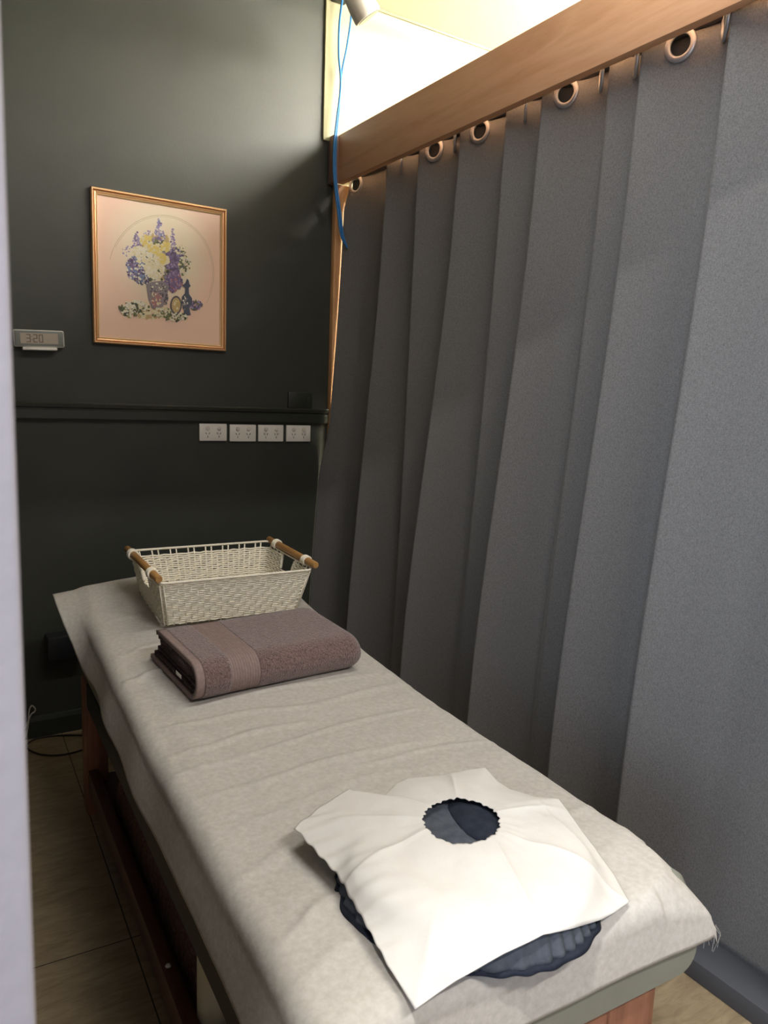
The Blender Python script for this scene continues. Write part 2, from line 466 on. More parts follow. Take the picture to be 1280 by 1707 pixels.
cur_root = empty('curtain', (1.66, 1.7, 0))
tag(cur_root, 'long charcoal grey eyelet curtain hanging under the timber board to the floor', 'curtain')
INV = Matrix.Translation((-1.66, -1.7, 0))
cp = link_mesh('fabric', bm, M['curtain'], cur_root, smooth=True)
cp.matrix_parent_inverse = INV
so = cp.modifiers.new('thick', 'SOLIDIFY'); so.thickness = 0.0016; so.offset = 1.0
for gy, k in GY:
    e = 0.006
    yy = gy
    if k:   # eyelets on the turned-away side of a fold, seen edge on
        x = 1.705; nrm = Vector((0.52 + 0.12 * gy, -0.80 + 0.08 * gy, 0)); c = Vector((x - 0.012, gy, ZG + 0.004))
    else:
        x = curtain_x(gy, ZG)
        tx = (curtain_x(gy + 0.02, ZG) - curtain_x(gy - 0.02, ZG)) / 0.04
        nrm = Vector((-1, tx, 0)).normalized(); c = Vector((x, gy, ZG)) + nrm * 0.002
    bm = bmesh.new(); torus(bm, c, nrm, 0.0335, 0.0085, flat=0.6)
    ob = link_mesh('grommet', bm, M['grommet'], cur_root, smooth=True); ob.matrix_parent_inverse = INV
    ob['label'] = 'silver grey eyelet ring'
bm = bmesh.new(); g = []
for i in range(301):
    y = Y0 + (Y1 - Y0) * i / 300
    g.append([bm.verts.new((curtain_x(y, ZG) + 0.016, y, z)) for z in (2.180, 2.23, 2.284)])
grid_faces(bm, g)
hb = link_mesh('eyelet_shade_backing', bm, M['backing'], cur_root, smooth=True); hb.matrix_parent_inverse = INV  # dark band added so the eyelet holes read as shaded
hb['label'] = 'dark tape behind the eyelets'
bm = bmesh.new(); cyl(bm, (1.712, 0.42, 2.268), (1.712, YW, 2.268), 0.0115, 16)
tag(link_mesh('curtain_rod', bm, M['rod'], auto=40), 'dark steel rod hidden behind the timber board carrying the curtain eyelets', 'curtain rod')

# ------------------------------------------------------------------ massage bed
ALPHA = math.atan(0.046)
BO = (0.366, 0.645, 0.0)
WB, LB = 0.69, 1.86
def bed_top(x, y):
    pts = ((-0.3, .592), (0.8, .595), (1.05, .607), (1.3, .626), (1.55, .648), (1.86, .690), (2.2, .70))
    z = pts[-1][1]
    for (a, za), (b, zb) in zip(pts[:-1], pts[1:]):
        if a <= y <= b: z = za + (zb - za) * (y - a) / (b - a); break
    u = max(0.0, min(1.0, x / WB))
    z += 0.030 * math.sin(PI * u) ** 0.8 * ss(1.3, 1.86, y) * (1 if x > 0 else 1)
    z += 0.006 * math.sin(PI * u) * (1 - ss(1.2, 1.6, y))
    return z
def b2w(p):
    ca, sa = math.cos(ALPHA), math.sin(ALPHA)
    return Vector((BO[0] + p[0] * ca + p[1] * sa, BO[1] - p[0] * sa + p[1] * ca, p[2]))
bed = empty('massage_bed', BO, -ALPHA)
tag(bed, 'low timber massage bed with grey green padded top standing beside the curtain', 'massage bed')
# padded top
bm = bmesh.new(); secs = []
NS = 40
for j in range(NS + 1):
    y = 0.033 + (LB - 0.033) * j / NS
    e = min(y - 0.033, LB - y); inset = 0.0
    if e < 0.03: inset = 0.03 - math.sqrt(max(0, 0.03 ** 2 - (0.03 - e) ** 2))
    loop = []
    zb0 = 0.435 + inset * 0.25
    n = 14
    for k in range(n + 1):                       # left side bottom to top, rounded
        pass
    rr = 0.035
    x0, x1 = 0.0 + inset * 0.5, WB - inset * 0.5
    def top(x): return bed_top(x, y) - 0.006 - inset
    for k in range(7):
        a = PI + (PI / 2) * k / 6
        # bottom-left corner
        loop.append((x0 + rr + rr * math.cos(a), zb0 + rr + rr * math.sin(a)))
    for k in range(7):
        a = -PI / 2 + (PI / 2) * k / 6
        loop.append((x1 - rr + rr * math.cos(a), zb0 + rr + rr * math.sin(a)))
    for k in range(7):
        a = (PI / 2) * k / 6
        loop.append((x1 - rr + rr * math.cos(a), top(x1 - rr) - rr + rr * math.sin(a)))
    for k in range(1, 8):
        x = x1 - rr - (x1 - x0 - 2 * rr) * k / 8
        loop.append((x, top(x)))
    for k in range(7):
        a = PI / 2 + (PI / 2) * k / 6
        loop.append((x0 + rr + rr * math.cos(a), top(x0 + rr) - rr + rr * math.sin(a)))
    secs.append([bm.verts.new((x, y, z)) for x, z in loop])
L = len(secs[0])
for j in range(NS):
    for k in range(L):
        bm.faces.new((secs[j][k], secs[j][(k + 1) % L], secs[j + 1][(k + 1) % L], secs[j + 1][k]))
bm.faces.new(secs[0]); bm.faces.new(secs[-1][::-1])
link_mesh('mattress', bm, M['vinyl'], bed, auto=50)
FX0, FX1, FY0, FY1 = 0.0, 0.597, 0.042, 1.795
for x in (FX0, FX1 - 0.10):
    for y in (FY0, FY1 - 0.08):
        boxobj('leg', M['bedwood'], (x if x < 0.1 else x + (0.0 if y < 0.5 else 0.03), x + (0.10 if (y < 0.5 or x > 0.1) else 0.065), y, y + 0.08, 0.0, 0.437), bed, bev=0.003)
for x in (FX0 + 0.004, FX1 - 0.034):
    boxobj('top_rail', M['blackvinyl'], (x, x + 0.03, FY0 + 0.08, FY1 - 0.08, 0.36, 0.437), bed, bev=0.002)
    boxobj('lower_rail', M['bedrail'], (x, x + 0.03, FY0 + 0.08, FY1 - 0.08, 0.085, 0.150), bed, bev=0.002)
boxobj('end_rail', M['bedwood'], (FX0 + 0.10, FX1 - 0.10, FY0 + 0.004, FY0 + 0.034, 0.35, 0.437), bed, bev=0.002)
boxobj('end_rail', M['bedwood'], (FX0 + 0.10, FX1 - 0.10, FY1 - 0.034, FY1 - 0.004, 0.35, 0.437), bed, bev=0.002)
boxobj('shelf', M['bedrail'], (FX0 + 0.034, FX1 - 0.034, FY0 + 0.03, FY1 - 0.03, 0.088, 0.106), bed, bev=0.001)

# ------------------------------------------------------------------ disposable sheet over the bed
CREASES = [  # (x0,y0,x1,y1,height,width) shallow ridges in the sheet, bed coordinates
    (0.10, 1.00, 0.62, 1.02, .0022, .010), (0.05, .93, 0.40, .90, .0030, .010), (0.02, .72, 0.66, .80, .0022, .008), (0.03, .80, 0.35, .83, .003, .010),
    (0.02, 1.19, 0.14, 1.23, .0045, .012), (0.02, .62, 0.55, .64, .0022, .010), (0.0, .36, 0.25, .44, .0022, .012), (0.03, .21, 0.16, .26, .0045, .010),
    (0.02, .50, 0.50, .55, .0018, .014), (0.30, .90, 0.69, .93, .0018, .008), (0.35, .60, 0.69, .58, .0022, .008), (0.5, .30, 0.69, .27, .003, .012), (0.48, .12, 0.70, .20, .003, .014),
    (0.03, 1.35, 0.20, 1.40, .003, .014), (0.0, .13, 0.14, .16, .003, .014), (0.06, .55, .10, 1.10, .003, .03), (0.05, 1.6, 0.6, 1.62, .002, .008), (0.64, 0.5, 0.66, 1.5, .003, .012)]
def wrinkle(x, y):
    h = 0.0
    for x0, y0, x1, y1, a, w in CREASES:
        dx, dy = x1 - x0, y1 - y0; l2 = dx * dx + dy * dy
        t = max(0, min(1, ((x - x0) * dx + (y - y0) * dy) / l2))
        d = math.hypot(x - x0 - t * dx, y - y0 - t * dy + 0.008 * math.sin(t * 7 + x0 * 20))
        if d < 4 * w: h += 1.5 * a * math.exp(-(d / w) ** 2) * (0.4 + 0.6 * math.sin(PI * min(1, max(0.05, t))))
    h += 0.0025 * mnoise.noise(Vector((x * 5, y * 9, 1.3))) + 0.0016 * mnoise.noise(Vector((x * 14, y * 22, 4.3)))
    return h
def bend(s, r, slant):
    """arc length past the edge -> (out, drop)"""
    if s <= 0: return 0.0, 0.0
    L1 = r * PI / 2
    if s < L1: return r * math.sin(s / r), r * (1 - math.cos(s / r))
    d = s - L1
    return r + d * slant, r + d * math.sqrt(1 - slant * slant)
bm = bmesh.new(); g = []
NX, NYs = 150, 330
YN = 0.030
AL, AR, BN, BF = 0.095, 0.085, 0.088, 0.03
for i in range(NX + 1):
    row = []
    for j in range(NYs + 1):
        b = YN - BN + (LB - YN + BN + BF) * j / NYs
        fl = ss(1.50, 1.84, b)                 # the far left corner stands out flat
        al = AL * (1 - fl) + 0.062 * fl
        al += 0.010 * mnoise.noise(Vector((b * 3.1, 0.4, 0)))
        a = -al + (WB + al + AR) * i / NX
        ol, dl = bend(-a + 0.03, 0.034, 0.28 + 0.10 * mnoise.noise(Vector((b * 4, 3, 0))))
        if fl > 0:
            s = max(0, -a + 0.03)
            ol = ol * (1 - fl) + s * 0.97 * fl; dl = dl * (1 - fl) + s * 0.12 * fl
        orr, dr = bend(a - WB + 0.03, 0.034, 0.20 + 0.10 * mnoise.noise(Vector((b * 4, 9, 0))))
        on, dn = bend(YN - b + 0.03, 0.034, 0.10 + 0.06 * mnoise.noise(Vector((a * 5, 5, 0))))
        x = min(max(a, 0.03), WB - 0.03) - ol + orr
        y = max(b, YN + 0.03) - on
        drop = (dl ** 5 + dn ** 5) ** 0.2 if (dl > 0 and dn > 0) else max(dl, dn)
        drop = (drop ** 5 + dr ** 5) ** 0.2 if (drop > 0 and dr > 0) else max(drop, dr)
        bx = min(max(x, 0.0), WB)
        z = bed_top(bx, min(max(y, 0), LB)) + 0.002 + max(0.0, wrinkle(a, b) + 0.0015) - drop
        qx, qy = (x - (WB - 0.11)) / 0.11, (YN + 0.13 - y) / 0.13
        if qx > 0 and qy > 0:
            q = math.hypot(qx, qy)
            if q > 0.8: z -= (q - 0.8) * 0.085 * max(0.0, 1 - drop / 0.09)
        # soft vertical waves in the hanging part
        hang = min(1.0, dl / 0.08)
        x -= hang * (1 - fl) * 0.006 * (0.5 + 0.5 * math.sin(b * 17 + 1.2 * math.sin(b * 5)))
        row.append(bm.verts.new((x, y, z)))
    g.append(row)
grid_faces(bm, g)
sheet = link_mesh('bed_sheet', bm, M['sheet'], smooth=True)
sheet.location = BO; sheet.rotation_euler = (0, 0, -ALPHA)
so = sheet.modifiers.new('thick', 'SOLIDIFY'); so.thickness = 0.0009; so.offset = 1.0
tag(sheet, 'thin off white disposable sheet with soft creases draped over the bed', 'sheet')
bm = bmesh.new()
for k in range(9):
    y = 0.03 + random.uniform(0, 0.03); x = 0.713 + random.uniform(-0.003, 0.004)
    tube(bm, [(x, y, 0.505), (x + random.uniform(0.0, 0.010), y - random.uniform(-0.004, 0.012), 0.492), (x + random.uniform(-0.006, 0.012), y - random.uniform(-.006, 0.016), 0.474 - random.uniform(0, 0.018))], 0.0003, 4)
link_mesh('frayed_fibres', bm, M['sheet'], sheet)['kind'] = 'stuff'

# ------------------------------------------------------------------ face cushion
FCx, FCy, FR, Fr, FZ = 0.334, 0.200, 0.130, 0.063, 0.626
fc = empty('face_cushion', b2w((FCx, FCy, 0.598)), -ALPHA)
tag(fc, 'round navy blue face cushion with a gathered slate cover under the white paper', 'cushion')
FB = Vector((0, 0, FZ - 0.598))
bm = bmesh.new(); rings = []
n, k = 360, 28
for i in range(n):
    a = 2 * PI * i / n; ring = []
    pl = 0.7 * abs(math.sin(a * 23 + 1.6 * math.sin(a * 5))) - 0.35 + 0.12 * math.sin(a * 61)
    prof = []
    for j in range(18):
        q = PI - (PI * 0.82) * j / 17
        prof.append((Fr * math.cos(q), FZ - 0.598 + 0.001 + 0.028 * math.sin(q), max(0.0, math.cos(q)) * 0.004))
    r1, z1 = prof[-1][0], prof[-1][1]
    for j in range(1, 9):
        t = j / 8
        prof.append((r1 + (Fr * 1.10 - r1) * t, z1 + (0.008 - z1) * t, 0.004 + 0.004 * t))
    prof.append((Fr * 1.02, 0.004, 0.002)); prof.append((0.0, 0.003, 0.0)); prof.append((-Fr, 0.004, 0.0))
    for r, z, am in prof:
        rr = FR + r + am * pl
        ring.append(bm.verts.new((rr * math.cos(a), rr * math.sin(a), z + am * 0.4 * pl)))
    rings.append(ring)
k = len(rings[0])
for i in range(n):
    A, B = rings[i], rings[(i + 1) % n]
    for j in range(k): bm.faces.new((A[j], B[j], B[(j + 1) % k], A[(j + 1) % k]))
link_mesh('cover', bm, M['slate'], fc, smooth=True)
bm = bmesh.new(); rings = []
for i in range(n):
    a = 2 * PI * i / n
    wv = 0.0022 * math.sin(a * 27 + 1.5 * math.sin(a * 7)) + 0.004 * math.sin(a * 4 + 1)
    ring = []
    for r, z in ((FR + Fr * 1.06, 0.0085), (FR + Fr * 1.13 + wv * .5, 0.0085), (FR + Fr * 1.20 + wv * .8, 0.003), (FR + Fr * 1.12 + wv * .8, 0.001), (FR + Fr * .98, 0.001)):
        ring.append(bm.verts.new((r * math.cos(a), r * math.sin(a), z)))
    rings.append(ring)
for i in range(n):
    A, B = rings[i], rings[(i + 1) % n]
    for j in range(4): bm.faces.new((A[j], B[j], B[j + 1], A[j + 1]))
link_mesh('hem', bm, M['navy'], fc, smooth=True)['label'] = 'dark navy gathered hem'
HDX, HDY = 0.354 - FCx, 0.248 - FCy          # middle of the hole in the paper, seen from the cushion's centre
bm = bmesh.new(); rings = []
for r, z in ((0.001, 0.0575), (0.03, 0.0572), (0.05, 0.0574), (0.068, 0.0585), (0.085, 0.050)):
    rings.append([bm.verts.new((HDX + r * math.cos(2 * PI * i / 64), HDY + r * math.sin(2 * PI * i / 64), z - 0.002 + 0.0008 * math.sin(i * 0.9) * (r > .02))) for i in range(64)])
for A, B in zip(rings[:-1], rings[1:]):
    for i in range(64): bm.faces.new((A[i], A[(i + 1) % 64], B[(i + 1) % 64], B[i]))
link_mesh('liner', bm, M['slate'], fc, smooth=True)['label'] = 'grey cloth seen through the hole in the paper'
bm = bmesh.new(); g = []
for i in range(25):
    a = 2 * PI * i / 24; row = []
    for j in range(9):
        q = PI / 2 * j / 8
        x = 0.046 + 0.046 * math.cos(a) * math.cos(q); y = 0.004 + 0.082 * math.sin(a) * math.cos(q)
        row.append(bm.verts.new((HDX + x + 0.004 * math.sin(y * 40), HDY + y, 0.0545 + 0.0095 * math.sin(q) + 0.0007 * math.sin(x * 240 + y * 90))))
    g.append(row)
grid_faces(bm, g)
bmesh.ops.remove_doubles(bm, verts=bm.verts, dist=1e-5)
link_mesh('inner_fold', bm, M['navy'], fc, smooth=True)['label'] = 'navy fold of cloth seen through the hole in the paper'

# ------------------------------------------------------------------ paper face cover
def cushion_z(x, y):
    d = abs(math.hypot(x - FCx, y - FCy) - FR)
    return FZ + 0.001 + 0.028 * math.sqrt(1 - (d / Fr) ** 2) if d < Fr else -1
outer_ctrl = [(.124, .386, .640), (.185, .418, .646), (.249, .438, .652), (.272, .410, .646), (.300, .400, .646), (.335, .418, .652), (.364, .424, .652), (.433, .406, .652), (.475, .404, .652), (.515, .396, .653),
              (.512, .355, .645), (.516, .324, .644), (.545, .286, .641), (.573, .258, .644), (.570, .215, .628), (.556, .15, .614), (.538, .09, .608), (.514, .039, .604), (.470, .026, .612), (.433, .018, .618),
              (.37, .008, .633), (.311, .004, .645), (.25, .006, .640), (.18, .011, .626), (.124, .016, .605), (.124, .08, .615), (.128, .14, .624), (.134, .20, .627), (.140, .267, .629), (.132, .33, .634)]
oc = [Vector(p) for p in outer_ctrl]; per = [0.0]
for i in range(len(oc)): per.append(per[-1] + (oc[(i + 1) % len(oc)] - oc[i]).length)
def outer_at(ang):
    """boundary point in direction ang from the hole centre"""
    hx, hy = 0.354, 0.248
    d = Vector((math.cos(ang), math.sin(ang)))
    best = None
    for i in range(len(oc)):
        p, q = oc[i], oc[(i + 1) % len(oc)]
        ex, ey = q.x - p.x, q.y - p.y
        det = d.x * (-ey) + ex * d.y
        if abs(det) < 1e-9: continue
        rx, ry = p.x - hx, p.y - hy
        t = (rx * (-ey) + ex * ry) / det
        s = (d.x * ry - d.y * rx) / det
        if t > 0 and -1e-6 <= s <= 1 + 1e-6:
            if best is None or t > best[0]: best = (t, p.z + (q.z - p.z) * s)
    return best
NA, NR = 480, 60
HX, HY, HR = 0.354, 0.248, 0.0615
angs = [2 * PI * i / NA for i in range(NA)]
# make sure the sharp corners are sampled
for c in (0, 2, 9, 13, 17, 24):
    a = math.atan2(oc[c].y - HY, oc[c].x - HX) % (2 * PI)
    k0 = min(range(NA), key=lambda i: abs(angs[i] - a)); angs[k0] = a
P = []
for ia, a in enumerate(angs):
    T, zo = outer_at(a)
    sc = abs(math.sin(a * 7.5 + 0.7))
    r0 = HR * (1 + 0.05 * math.sin(2 * a + .6)) + 0.004 * (sc ** 0.5) - 0.002 + 0.0012 * math.sin(a * 31)
    row = []
    for j in range(NR + 1):
        t = j / NR; r = r0 + (T - r0) * t
        x, y = HX + r * math.cos(a), HY + r * math.sin(a)
        z = 0.667 + (zo - 0.667) * t + 0.005 * math.sin(PI * t)
        row.append([x, y, z, t])
    P.append(row)
def lower(x, y):
    zz = cushion_z(x, y) + 0.004
    if y > -0.01: zz = max(zz, bed_top(x, y) + 0.0075 - (0.02 if y < 0.02 else 0.0) * 0)
    return zz
for row in P:
    for p in row[:-1]: p[2] = max(p[2], lower(p[0], p[1]))
    row[-1][2] = max(row[-1][2], lower(row[-1][0], row[-1][1]) if row[-1][1] > 0.0 else 0)
for it in range(45):
    Q = [[p[2] for p in row] for row in P]
    for i in range(NA):
        for j in range(0, NR):
            jm = max(j - 1, 0)
            z = (Q[i - 1][j] + Q[(i + 1) % NA][j] + Q[i][jm] + Q[i][j + 1] + 2 * Q[i][j]) / 6
            P[i][j][2] = max(z, lower(P[i][j][0], P[i][j][1]))
FOLDS = [((.368, .180), (.311, .010), .006, .007), ((.298, .250), (.135, .230), .006, .008), ((.385, .305), (.44, .402), .005, .008), ((.415, .240), (.560, .235), .006, .008), ((.300, .28), (.15, .38), .005, .012),
         ((.40, .19), (.50, .05), .004, .010), ((.52, .25), (.50, .08), .005, .012), ((.33, .31), (.28, .40), .004, .010)]
bm = bmesh.new(); g = []
for row in P:
    vr = []
    for x, y, z, t in row:
        h = 0
        for (x0, y0), (x1, y1), am, w in FOLDS:
            dx, dy = x1 - x0, y1 - y0; l2 = dx * dx + dy * dy
            q = max(0, min(1, ((x - x0) * dx + (y - y0) * dy) / l2))
            d = math.hypot(x - x0 - q * dx, y - y0 - q * dy)
            if d < 4 * w: h += am * math.exp(-(d / w)) * (0.5 + 0.5 * math.sin(PI * q))
        # pleats along the gathered left edge
        lf = ss(.22, .13, x) * ss(.05, .12, y)
        h += lf * 0.0022 * math.sin(y * 190 + x * 60)
        h += 0.0012 * mnoise.noise(Vector((x * 22, y * 22, 0))) + 0.0012
        vr.append(bm.verts.new((x, y, z + h)))
    g.append(vr)
for i in range(NA):
    A, B = g[i], g[(i + 1) % NA]
    for j in range(NR): bm.faces.new((A[j], B[j], B[j + 1], A[j + 1]))
fp = link_mesh('paper_face_cover', bm, M['paper'], smooth=True)
fp.location = BO; fp.rotation_euler = (0, 0, -ALPHA)
so = fp.modifiers.new('thick', 'SOLIDIFY'); so.thickness = 0.0007; so.offset = 1.0
tag(fp, 'square white tissue paper with a torn round hole laid over the face cushion', 'paper')

# ------------------------------------------------------------------ folded towel
def local_root(name, bx, by, ang, tilt=0.0, lift=0.0):
    p = b2w((bx, by, bed_top(bx, by) + lift))
    o = empty(name, p); o.rotation_mode = 'XYZ'
    o.rotation_euler = (tilt, 0, -ALPHA + ang)
    return o
TW, TD, TH = 0.455, 0.290, 0.098
towel = local_root('folded_towel', 0.139, 0.995, 0.105, math.atan(0.075), 0.006)
tag(towel, 'thick mauve brown bath towel folded into a bundle in front of the basket', 'towel')
def u_path(front, back_top, back_bot, zt, zb, n=10):
    r = (zt - zb) / 2; pts = []
    m = 10
    for i in range(m): pts.append((back_top + (front + r - back_top) * i / m, zt - 0.006 * (i == 0)))
    for i in range(n + 1):
        a = PI / 2 + PI * i / n
        pts.append((front + r + r * math.cos(a), (zt + zb) / 2 + r * math.sin(a)))
    for i in range(1, m + 1): pts.append((front + r + (back_bot - front - r) * i / m, zb))
    return pts
def shell(bm, path, th, xa, xb, nx, rough=0.0, round_end=False, seed=0.0, bow=0.0):
    N = len(path); secs = []
    nr = []
    for i in range(N):
        a = path[max(i - 1, 0)]; b = path[min(i + 1, N - 1)]
        ty, tz = b[0] - a[0], b[1] - a[1]; l = math.hypot(ty, tz) or 1
        nr.append((tz / l, -ty / l))          # points out of the U
    yc = sum(p[0] for p in path) / N; zc = sum(p[1] for p in path) / N
    for s in range(nx + 1):
        x = xa + (xb - xa) * s / nx
        k = 1.0
        if round_end and x > TW - 0.028:
            q = (x - (TW - 0.028)) / 0.028; k = math.sqrt(max(0.0, 1 - (q * 0.9) ** 2))
        lo = []; li = []
        for i in range(N):
            y, z = path[i]
            d = rough * mnoise.noise(Vector((x * 26, y * 26 + seed, z * 26))) + rough * 0.7 * mnoise.noise(Vector((x * 9, y * 9 + seed, z * 9 + 4)))
            zz = zc + (z - zc) * (0.45 + 0.55 * k); yy = yc + (y - yc) * (0.93 + 0.07 * k)
            zz += bow * math.sin(PI * min(1, max(0, x / TW))) * (z > zc) * 0.5
            ao, ai = th / 2 + d, -th / 2
            lo.append((x, yy - nr[i][0] * -1 * 0 + nr[i][0] * -ao, zz - nr[i][1] * ao)); li.append((x, yy - nr[i][0] * ai, zz - nr[i][1] * ai))
        secs.append([bm.verts.new(p) for p in lo] + [bm.verts.new(p) for p in li[::-1]])
    L = 2 * N
    for s in range(nx):
        for i in range(L): bm.faces.new((secs[s][i], secs[s][(i + 1) % L], secs[s + 1][(i + 1) % L], secs[s + 1][i]))
    for e, fl in ((secs[0], 1), (secs[-1], 0)):
        for i in range(N - 1): bm.faces.new((e[i], e[i + 1], e[L - 2 - i], e[L - 1 - i]))
outer = u_path(0.0, TD - 0.020, TD + 0.018, TH - 0.007, 0.007, 14)
bm = bmesh.new(); shell(bm, outer, 0.014, 0.019, 0.085, 16, 0.0035); shell(bm, outer, 0.014, 0.160, TW, 70, 0.0035, True)
link_mesh('terry_body', bm, M['towel'], towel, smooth=True)
bm = bmesh.new(); shell(bm, outer, 0.011, -0.001, 0.0195, 4, 0.0006); link_mesh('hem', bm, M['towelflat'], towel, smooth=True)['label'] = 'flat woven mauve hem'
bm = bmesh.new()
for q in range(11):
    xa = 0.085 + 0.075 * q / 11
    shell(bm, outer, 0.0125, xa, xa + 0.0072, 3, 0.0008); shell(bm, outer, 0.0108, xa + 0.0060, xa + 0.0085, 1, 0.0)
link_mesh('border_band', bm, M['towelflat'], towel, smooth=True)['label'] = 'ribbed lighter border band'
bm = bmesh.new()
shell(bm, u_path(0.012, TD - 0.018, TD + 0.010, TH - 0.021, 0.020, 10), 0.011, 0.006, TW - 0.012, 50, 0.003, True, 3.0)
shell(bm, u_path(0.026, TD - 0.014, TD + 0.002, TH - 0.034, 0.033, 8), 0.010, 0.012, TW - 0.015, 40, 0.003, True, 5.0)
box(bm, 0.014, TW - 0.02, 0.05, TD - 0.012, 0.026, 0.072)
link_mesh('inner_folds', bm, M['towelshade'], towel, smooth=True)['label'] = 'inner layers at the open end, coloured darker for shade'
bm = bmesh.new(); g = []
for i in range(8):
    t = i / 7
    g.append([bm.verts.new((-0.002 - 0.004 * math.sin(PI * t), 0.09 + 0.035 * t, 0.030 + 0.004 * math.sin(PI * t) + dz)) for dz in (0.0, 0.010)])
grid_faces(bm, g)
o = link_mesh('care_label', bm, M['white_plastic'], towel, smooth=True); o['label'] = 'small white care label'
so = o.modifiers.new('thick', 'SOLIDIFY'); so.thickness = 0.0006

# ------------------------------------------------------------------ woven basket
bsk = local_root('woven_basket', 0.390, 1.610, 0.025, math.atan(0.045), 0.000)
tag(bsk, 'cream woven rope basket with two wooden bar handles standing on the bed', 'basket')
BH = 0.150
def bdim(z):   # half width, half depth, tapering
    t = z / BH; return 0.208 + 0.028 * t, 0.136 + 0.040 * t
def rrect(hw, hd, rad, n):
    """points along a rounded rectangle, with outward normals and arc length"""
    segs = []
    C = [(hw - rad, -hd + rad, -PI / 2), (hw - rad, hd - rad, 0), (-hw + rad, hd - rad, PI / 2), (-hw + rad, -hd + rad, PI)]
    pts = []
    for ci, (cx, cy, a0) in enumerate(C):
        for k in range(5):
            a = a0 + PI / 2 * k / 4
            pts.append((cx + rad * math.cos(a), cy + rad * math.sin(a), math.cos(a), math.sin(a)))
        nx_, ny_, na = C[(ci + 1) % 4]
        e0 = (cx + rad * math.cos(a0 + PI / 2), cy + rad * math.sin(a0 + PI / 2)); e1 = (nx_ + rad * math.cos(na), ny_ + rad * math.sin(na))
        d = math.hypot(e1[0] - e0[0], e1[1] - e0[1]); m = max(2, int(d / n))
        for k in range(1, m):
            t = k / m
            pts.append((e0[0] + (e1[0] - e0[0]) * t, e0[1] + (e1[1] - e0[1]) * t, math.cos(na), math.sin(na)))
    return pts
bm = bmesh.new()
ROWS = 20
STP = 0.017
for r in range(ROWS):
    z = 0.004 + 0.0066 * r
    hw, hd = bdim(z)
    pts = rrect(hw, hd, 0.022, 0.0055)
    s = 0.0; path = []; prev = None; ok = []
    for (x, y, nx_, ny_) in pts:
        if prev: s += math.hypot(x - prev[0], y - prev[1])
        prev = (x, y)
        w = 0.0016 * math.sin(PI * s / STP + (PI if r % 2 else 0))
        zz = z + 0.0008 * math.sin(2 * PI * s / 0.046) + 0.0008 * mnoise.noise(Vector((x * 60, y * 60, r)))
        path.append(Vector((x + nx_ * w, y + ny_ * w, zz)))
        # the opening under each handle
        ok.append(not (abs(x) > hw - 0.006 and abs(y) < 0.040 and z > 0.088))
    runs = []; N = len(path)
    if all(ok): tube(bm, path, 0.0030, 6, closed=True)
    else:
        st = next(i for i in range(N) if ok[i] and not ok[i - 1])
        cur = []
        for q in range(N + 1):
            i = (st + q) % N
            if q < N and ok[i]: cur.append(path[i])
            elif cur:
                if len(cur) > 2: tube(bm, cur, 0.0030, 6)
                cur = []
hw0, hd0 = bdim(0.0); hw1, hd1 = bdim(BH)
p0 = rrect(hw0, hd0, 0.022, 0.022); 
pt = rrect(hw1, hd1, 0.022, 0.022)
np_ = min(len(p0), len(pt))
for side in range(4):
    for k in range(24):
        f = (k + 0.5) / 24
        if side in (1, 3) and k % 2: continue
        if side == 0: a = (-hw0 + 2 * hw0 * f, -hd0); b = (-hw1 + 2 * hw1 * f, -hd1)
        if side == 2: a = (-hw0 + 2 * hw0 * f, hd0); b = (-hw1 + 2 * hw1 * f, hd1)
        if side == 1: a = (hw0, -hd0 + 2 * hd0 * f); b = (hw1, -hd1 + 2 * hd1 * f)
        if side == 3: a = (-hw0, -hd0 + 2 * hd0 * f); b = (-hw1, -hd1 + 2 * hd1 * f)
        if side in (1, 3) and abs(b[1]) < 0.040: continue
        zt = BH - 0.004
        if side == 0: zt = BH - 0.016
        if side in (0, 2) and (k % 3 == 2): zt = BH - 0.03
        tube(bm, [(a[0], a[1], 0.0), (a[0] + (b[0] - a[0]) * zt / BH, a[1] + (b[1] - a[1]) * zt / BH, zt)], 0.0024, 6)
link_mesh('woven_wall', bm, M['rope'], bsk, smooth=True)
bm = bmesh.new()
tube(bm, [(x, y, BH + (-0.012 if (y < -hd1 + 0.03) else 0.0)) for x, y, _, _ in rrect(hw1, hd1, 0.02, 0.012)], 0.0036, 8, closed=True)
link_mesh('rim', bm, M['rope'], bsk, smooth=True)
boxobj('base', M['rope'], (-hw0 + 0.006, hw0 - 0.006, -hd0 + 0.006, hd0 - 0.006, 0.0005, 0.006), bsk, bev=0.002)
for sx in (-1, 1):
    bm = bmesh.new()
    hx = sx * (hw1 + 0.004)
    L0, L1 = -hd1 - 0.012, hd1 + 0.012
    tube(bm, [(hx, L0, BH + 0.004), (hx, L0 + 0.004, BH + 0.004), (hx, L1 - 0.004, BH + 0.004), (hx, L1, BH + 0.004)], [0.0088, 0.0108, 0.0108, 0.0088], 18)
    hnd = link_mesh('handle', bm, M['dowel'], bsk, auto=50); hnd['label'] = 'honey coloured wooden bar handle'
    bm = bmesh.new()
    for yy in (-0.115, 0.115):
        for q in range(4):
            torus(bm, (hx, yy + (q - 1.5) * 0.0062, BH + 0.003), (0, 1, 0.15 * sx), 0.0135, 0.0034, 18, 6)
    for yy in (-0.046, 0.046):
        tube(bm, spline([(sx * bdim(0.088)[0], yy * 0.9, 0.088), (sx * bdim(.12)[0], yy, 0.12), (hx, yy * 1.3, BH - 0.008)], 5), 0.0046, 8)
    tube(bm, [(sx * bdim(BH - .008)[0], -0.10, BH - 0.010), (sx * bdim(BH - .008)[0], 0.10, BH - 0.010)], 0.003, 6)
    link_mesh('handle_binding', bm, M['rope'], hnd, smooth=True)['label'] = 'cream rope wound around the handle'

